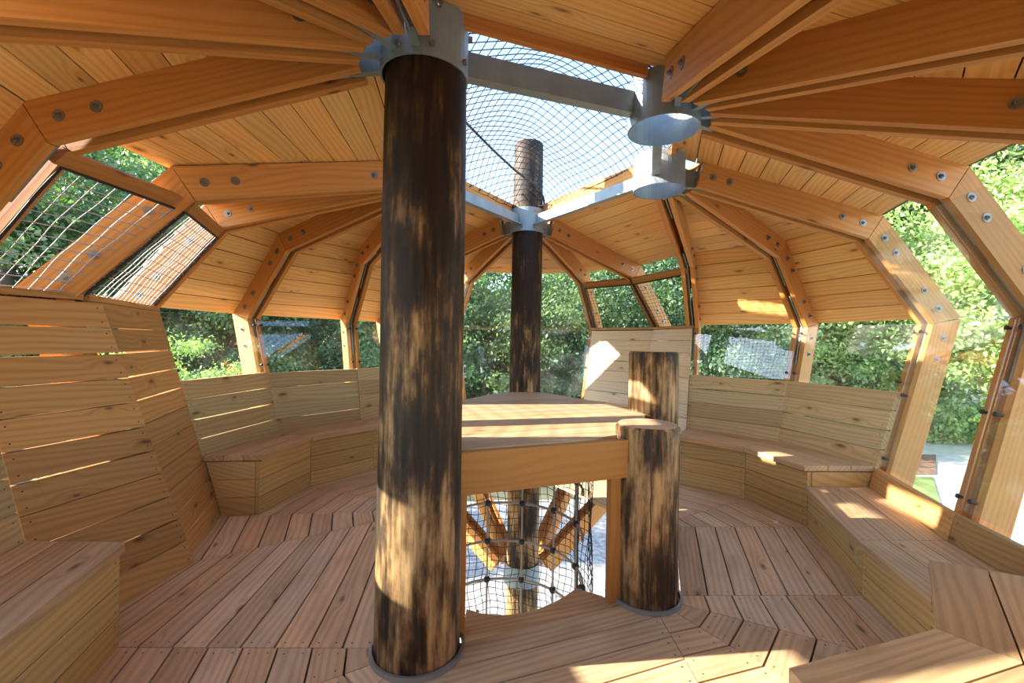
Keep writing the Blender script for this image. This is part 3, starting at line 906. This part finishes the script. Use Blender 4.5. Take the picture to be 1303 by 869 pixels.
key = [Vector(p) for p in ((-0.62, 3.10, 3.02), (-0.42, 3.55, 3.08), (-0.20, 3.98, 3.03), (0.00, 4.26, 2.96), (0.10, 4.295, 2.90), (0.20, 4.30, 2.84), (0.29, 4.37, 2.74), (0.31, 4.48, 2.66))]
for j in range(len(key) - 1):
    for t in range(6): fold.append(key[j].lerp(key[j + 1], t / 6))
fold.append(key[-1])
m.tube(fold, 0.011, 6); m.build('fold_rope', 'net_black', rn)
m = MB(); loop = []
for (a, e, n), b in zip(edges, pent[1:] + pent[:1]):
    ln = (b - a).length
    for j in range(10):
        q = a - n * 0.15 + e * (ln * (j / 10 * 0.8 + 0.1)); loop.append(Vector((q.x, q.y, 2.64 + 0.006 * sin(j * 2))))
m.tube(loop, 0.005, 6, closed=True); m.build('edge_rope', 'net_black', rn)

NLAB = {6: 'fine black net over the opening right of the far netted one', 7: 'fine black net beside the tall back panes', 14: 'cord net over the narrow opening next to the pine planks', 15: 'pale cord net over the wide opening above the tall board wall'}
for i in (6, 7, 14, 15):
    nrm = sector_normal(i, P_IN, 1)
    far = i in (6, 7)
    bow = 0.035
    def S(u, v, i=i, nrm=nrm, bow=bow):
        P = seg_pt(P_IN, 1, 0.10 + 0.90 * v)
        u2 = (0.05 + 0.95 * u) if i in (6, 14) else 0.95 * u
        s = sin(pi * u) * sin(pi * v)
        wob = 0.006 * sin(u * 19 + v * 5) + 0.004 * sin(v * 17 - u * 7)
        return sec(i, *P, u2 + 0.004 * sin(v * 9 + u * 6)) + nrm * (bow * 0.5 * s + wob * s - 0.008)
    w = (rp(i, *P_IN[2]) - rp(i + 1, *P_IN[2])).length; h = 0.72
    root = tag(empty('window_net', sec(i, *seg_pt(P_IN, 1, 0.5), 0.5)), NLAB[i], 'net')
    c = 0.058 if not far else 0.05
    net('mesh_cords', S, max(6, round(w / c)), round(h / c), 0.0026 if not far else 0.0018, 'net_grey' if not far else 'net_black', root, sub=2)
    m = MB(); loop = [S(k / 12, 0) for k in range(12)] + [S(1, k / 12) for k in range(12)] + [S(1 - k / 12, 1) for k in range(12)] + [S(0, 1 - k / 12) for k in range(12)]
    m.tube(loop, 0.007, 6, closed=True); m.build('edge_rope', 'net_black', root)

# climbing tunnel: rope grid with black ball joints, fine net behind it
TC, TR = Vector((-0.03, 2.66)), 0.47
tun = tag(empty('climbing_tunnel', (TC.x, TC.y, GZ + 0.07)), 'rope-grid climbing tunnel with black ball joints under the table', 'rope tunnel')
zs = [0.42, 0.155, -0.115, -0.385, -0.655, -0.925, -1.195, -1.465, -1.735, -2.005]
angs = [k * 30 + 15 for k in range(12)]
def tp(az, z, r=TR): return Vector((TC.x + r * cos(RAD(az)), TC.y + r * sin(RAD(az)), z))
for z in zs:
    if z > 0: pts = [tp(a_ * 1.0, z) for a_ in range(-15, 196, 10)]
    else: pts = [tp(a_, z) for a_ in range(0, 360, 10)]
    m = MB(); m.tube(pts, 0.0085, 6, closed=z < 0); m.build('ring_rope', 'rope_grey', tun)
ballm = bmesh.new(); bmesh.ops.create_icosphere(ballm, subdivisions=2, radius=0.024); bme = bpy.data.meshes.new('ball_joint'); ballm.to_mesh(bme); ballm.free()
for pl in bme.polygons: pl.use_smooth = True
bme.materials.append(MATS['ball_black'])
for a_ in angs:
    up = 0.6 if a_ < 200 else -0.05
    m = MB(); m.tube([tp(a_, z) for z in (up, 0.0 if up > 0 else -0.1, -0.5, -1.0, -1.5, -2.1)], 0.0075, 6); m.build('upright_rope', 'rope_grey', tun)
    for z in zs:
        if z > 0 and a_ > 200: continue
        b = bpy.data.objects.new('ball_joint', bme); COL.objects.link(b); b.parent = tun
        b.matrix_parent_inverse = Matrix.Translation(-tun.location); b.matrix_basis = Matrix.Translation(tp(a_, z))
def ST(u, v):
    az = -20 + 220 * u; z = 0.72 - 2.3 * v
    return tp(az + 1.2 * sin(v * 40), z + 0.008 * sin(u * 60), TR + 0.05 + 0.012 * sin(u * 31 + v * 17))
net('tunnel_net', ST, 38, 46, 0.0024, 'net_black', tun, sub=1)
# guard net along the right side between the sawn posts
pc, pd = Vector((0.66, 2.44)), Vector((0.93, 2.98))
gn = tag(empty('guard_net', (0.8, 2.7, 0)), 'black guard net hanging between the two sawn posts below the table', 'net')
def SG(u, v):
    p = pc.lerp(pd, u); return Vector((p.x - 0.03 * sin(pi * u), p.y, 0.7 - 1.9 * v + 0.01 * sin(u * 9)))
net('mesh_cords', SG, 12, 36, 0.0024, 'net_black', gn, sub=2)
m = MB(); m.tube([Vector((0.43, 2.83, 0.7)), Vector((0.435, 2.835, 0.1)), Vector((0.44, 2.83, -0.6)), Vector((0.445, 2.83, -1.6))], 0.014, 6); m.build('lacing_rope', 'net_black', gn)

# ------------------------------------------------------------------ screw heads (too small and many to lift singly)
for key, lst in SCREWS.items():
    m = MB()
    for p, n in lst:
        a = n.orthogonal().normalized(); b = n.cross(a); k0 = len(m.v)
        for t in range(5): m.v.append(p + n * 0.0012 + (a * cos(t * 1.2566) + b * sin(t * 1.2566)) * 0.0042)
        m.f.append(tuple(range(k0, k0 + 5)))
    par = floor if key == 'floor' else WALLS[key]
    o = m.build('screw_heads', 'screw', par); o['kind'] = 'stuff'

# ------------------------------------------------------------------ trees
def crown_mesh(name, seed, n_clump, n_leaf, rx, rz, leaf, mat, low=0.0):
    rng = random.Random(seed)
    v = []; f = []
    for c in range(n_clump):
        while True:
            d = Vector((rng.uniform(-1, 1), rng.uniform(-1, 1), rng.uniform(-1, 1)))
            if 0.35 < d.length < 1: break
        cc = Vector((d.x * rx, d.y * rx, d.z * rz)); cr = rng.uniform(0.55, 1.05) * rx * 0.26
        for k in range(n_leaf):
            o = Vector((rng.gauss(0, 1), rng.gauss(0, 1), rng.gauss(0, 0.6))); 
            p = cc + o * cr * 0.5
            nn = (o.normalized() * 0.6 + Vector((rng.uniform(-1, 1), rng.uniform(-1, 1), rng.uniform(-0.2, 1.2)))).normalized()
            a = nn.orthogonal().normalized(); b = nn.cross(a); th = rng.uniform(0, 6.28)
            a, b = a * cos(th) + b * sin(th), b * cos(th) - a * sin(th)
            s = leaf * rng.uniform(0.6, 1.3); k0 = len(v)
            v += [p - a * s, p + b * s * 0.55, p + a * s, p - b * s * 0.55]; f.append((k0, k0 + 1, k0 + 2, k0 + 3))
    me = bpy.data.meshes.new(name); me.from_pydata([tuple(x) for x in v], [], f); me.materials.append(MATS[mat]); return me
CROWNS = [crown_mesh('crown', 11 + k, 110, 300, 3.2, 4.2, 0.062, 'leaf_dark') for k in range(3)] + [crown_mesh('crown', 31 + k, 100, 280, 2.6, 2.9, 0.062, 'leaf_light') for k in range(2)]
BUSHES = [crown_mesh('crown', 51 + k, 40, 130, 1.5, 1.1, 0.075, 'leaf_light') for k in range(2)]
def trunk_mesh(seed, h):
    rng = random.Random(seed); m = MB(); m.sm = True
    pts = [Vector((0.12 * sin(k * 1.1 + seed), 0.12 * cos(k * 0.9 + seed), h * k / 7)) for k in range(8)]
    m.tube(pts, [0.24 - 0.022 * k for k in range(8)], 8)
    return m.mesh('trunk')
def branch_mesh(seed, h):
    rng = random.Random(seed); m = MB()
    for k in range(9):
        z = h * rng.uniform(0.35, 0.95); th = rng.uniform(0, 6.28); L_ = rng.uniform(1.4, 2.8)
        p0 = Vector((0, 0, z)); p2 = p0 + Vector((cos(th) * L_, sin(th) * L_, rng.uniform(0.4, 1.4))); p1 = (p0 + p2) / 2 + Vector((0, 0, 0.25))
        m.tube([p0, p1, p2], [0.07, 0.045, 0.015], 5)
    return m.mesh('branches')
TRUNKS = [trunk_mesh(k, 9.0) for k in range(3)]; BRANCH = [branch_mesh(k, 9.0) for k in range(3)]
for me in TRUNKS + BRANCH: me.materials.append(MATS['bark'])
trng = random.Random(5)
def tree(x, y, kind, s, zc, label, group):
    root = tag(empty('tree', (x, y, GZ)), label, 'tree', group)
    rz = trng.uniform(0, 6.28)
    def part(name, me, mat4):
        o = bpy.data.objects.new(name, me); COL.objects.link(o); o.parent = root; o.matrix_basis = mat4; return o
    idx = trng.randrange(3)
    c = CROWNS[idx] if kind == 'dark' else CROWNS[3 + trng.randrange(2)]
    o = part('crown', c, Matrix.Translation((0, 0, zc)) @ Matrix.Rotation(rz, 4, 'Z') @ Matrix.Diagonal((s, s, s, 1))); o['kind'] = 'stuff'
    hs = (zc + 1.5 * s) / 9.0
    part('trunk', TRUNKS[idx], Matrix.Rotation(rz, 4, 'Z') @ Matrix.Diagonal((s, s, hs, 1)))
    part('branches', BRANCH[idx], Matrix.Rotation(rz, 4, 'Z') @ Matrix.Diagonal((s, s, hs, 1)))
def at(az, d): return (d * cos(RAD(az)), d * sin(RAD(az)))
def beyond(az):
    return ('beyond the wide net over the tall board wall' if az > 129 else 'beyond the left bench windows' if az > 116 else 'behind the table, hidden by the thick dark post' if az > 101 else
            'beyond the tall back panes' if az > 86 else 'beyond the netted openings of the back wall' if az > 71 else 'beyond the right bench windows')
# near row (azimuth from the camera, distance, kind, scale, crown height)
near_row = [(138.5, 27.0, 'dark', 1.9, 6.4), (132.5, 28, 'dark', 1.9, 6.2), (127.5, 11.5, 'light', 0.62, 2.8), (122, 24, 'dark', 1.5, 4.6), (114, 22, 'dark', 1.4, 3.8),
            (106, 21, 'dark', 1.35, 3.6), (98, 20, 'dark', 1.3, 3.5), (90, 20, 'dark', 1.3, 3.5), (82, 20, 'dark', 1.3, 3.5), (74, 21, 'dark', 1.4, 3.8), (67, 23, 'dark', 1.5, 4.2)]
for k, (az, d, kd, s, zc) in enumerate(near_row):
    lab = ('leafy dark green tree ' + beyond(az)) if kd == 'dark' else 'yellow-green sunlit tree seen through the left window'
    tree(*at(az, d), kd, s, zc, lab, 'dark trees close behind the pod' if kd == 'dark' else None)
far_row = [(162, 40, 'dark', 1.5, 6), (152, 40, 'dark', 1.6, 7), (143, 33, 'dark', 1.9, 8), (135.5, 36, 'dark', 2.3, 9), (128, 36, 'dark', 2.2, 8), (119, 31, 'dark', 1.8, 5.5), (110, 29, 'dark', 1.7, 4.4), (102, 28, 'dark', 1.7, 4.2), (94, 28, 'dark', 1.7, 4.2), (86, 28, 'dark', 1.7, 4.2),
           (78, 29, 'dark', 1.7, 4.6)]
for az, d, kd, s, zc in far_row:
    tree(*at(az, d), kd, s, zc, 'tall dark tree in the second row ' + beyond(az), 'tall trees in the back row')
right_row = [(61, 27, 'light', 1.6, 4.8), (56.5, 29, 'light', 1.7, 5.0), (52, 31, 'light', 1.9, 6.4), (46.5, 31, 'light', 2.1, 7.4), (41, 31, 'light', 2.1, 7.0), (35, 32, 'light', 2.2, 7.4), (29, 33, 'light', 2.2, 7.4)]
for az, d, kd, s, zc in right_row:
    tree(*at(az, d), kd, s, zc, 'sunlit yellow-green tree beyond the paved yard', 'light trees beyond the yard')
for az, d, s, zc in [(68, 27, 1.5, 6.5), (60, 32, 1.8, 8), (54, 36, 2.2, 10), (48, 38, 2.5, 12), (42, 39, 2.7, 13), (36, 40, 2.7, 13), (30, 41, 2.7, 13)]:
    tree(*at(az, d), 'dark', s, zc, 'tall dark tree rising behind the sunlit trees of the yard', 'tall trees behind the yard')
for k, (az, d, s) in enumerate([(63, 24.5, 1.2), (56, 26.0, 1.3), (51.5, 28, 1.3), (47, 30, 1.4), (43, 30, 1.3), (133, 11.0, 1.0), (125, 11.0, 0.9)]):
    x, y = at(az, d)
    root = tag(empty('shrub', (x, y, GZ)), 'low bright green shrub at the edge of the yard' if az < 90 else 'low bright green shrub below the left windows', 'shrub', 'shrubs by the yard' if az < 90 else 'shrubs left of the pod')
    o = bpy.data.objects.new('foliage', BUSHES[k % 2]); COL.objects.link(o); o.parent = root; o.matrix_basis = Matrix.Translation((0, 0, 0.9 * s)) @ Matrix.Rotation(k, 4, 'Z') @ Matrix.Diagonal((s, s, s, 1)); o['kind'] = 'stuff'

# ------------------------------------------------------------------ scraps lying on the boards
for (x, y, r, lab) in ((1.27, 3.72, 0.3, 'small white paper scrap lying on the floor beside the sawn posts'), (1.96, 3.24, 1.1, 'crumpled pale scrap on the floor in front of the right bench')):
    m = MB(); c, s_ = cos(r), sin(r)
    g2 = [(-0.03, -0.012, 0.001), (0.0, -0.018, 0.012), (0.032, -0.008, 0.002), (0.028, 0.014, 0.001), (0.002, 0.012, 0.010), (-0.028, 0.016, 0.001)]
    m.prism([Vector((x + a * c - b * s_, y + a * s_ + b * c, z)) for a, b, z in g2], Z * 0.0015)
    tag(m.build('paper_scrap', 'paper'), lab, 'paper')
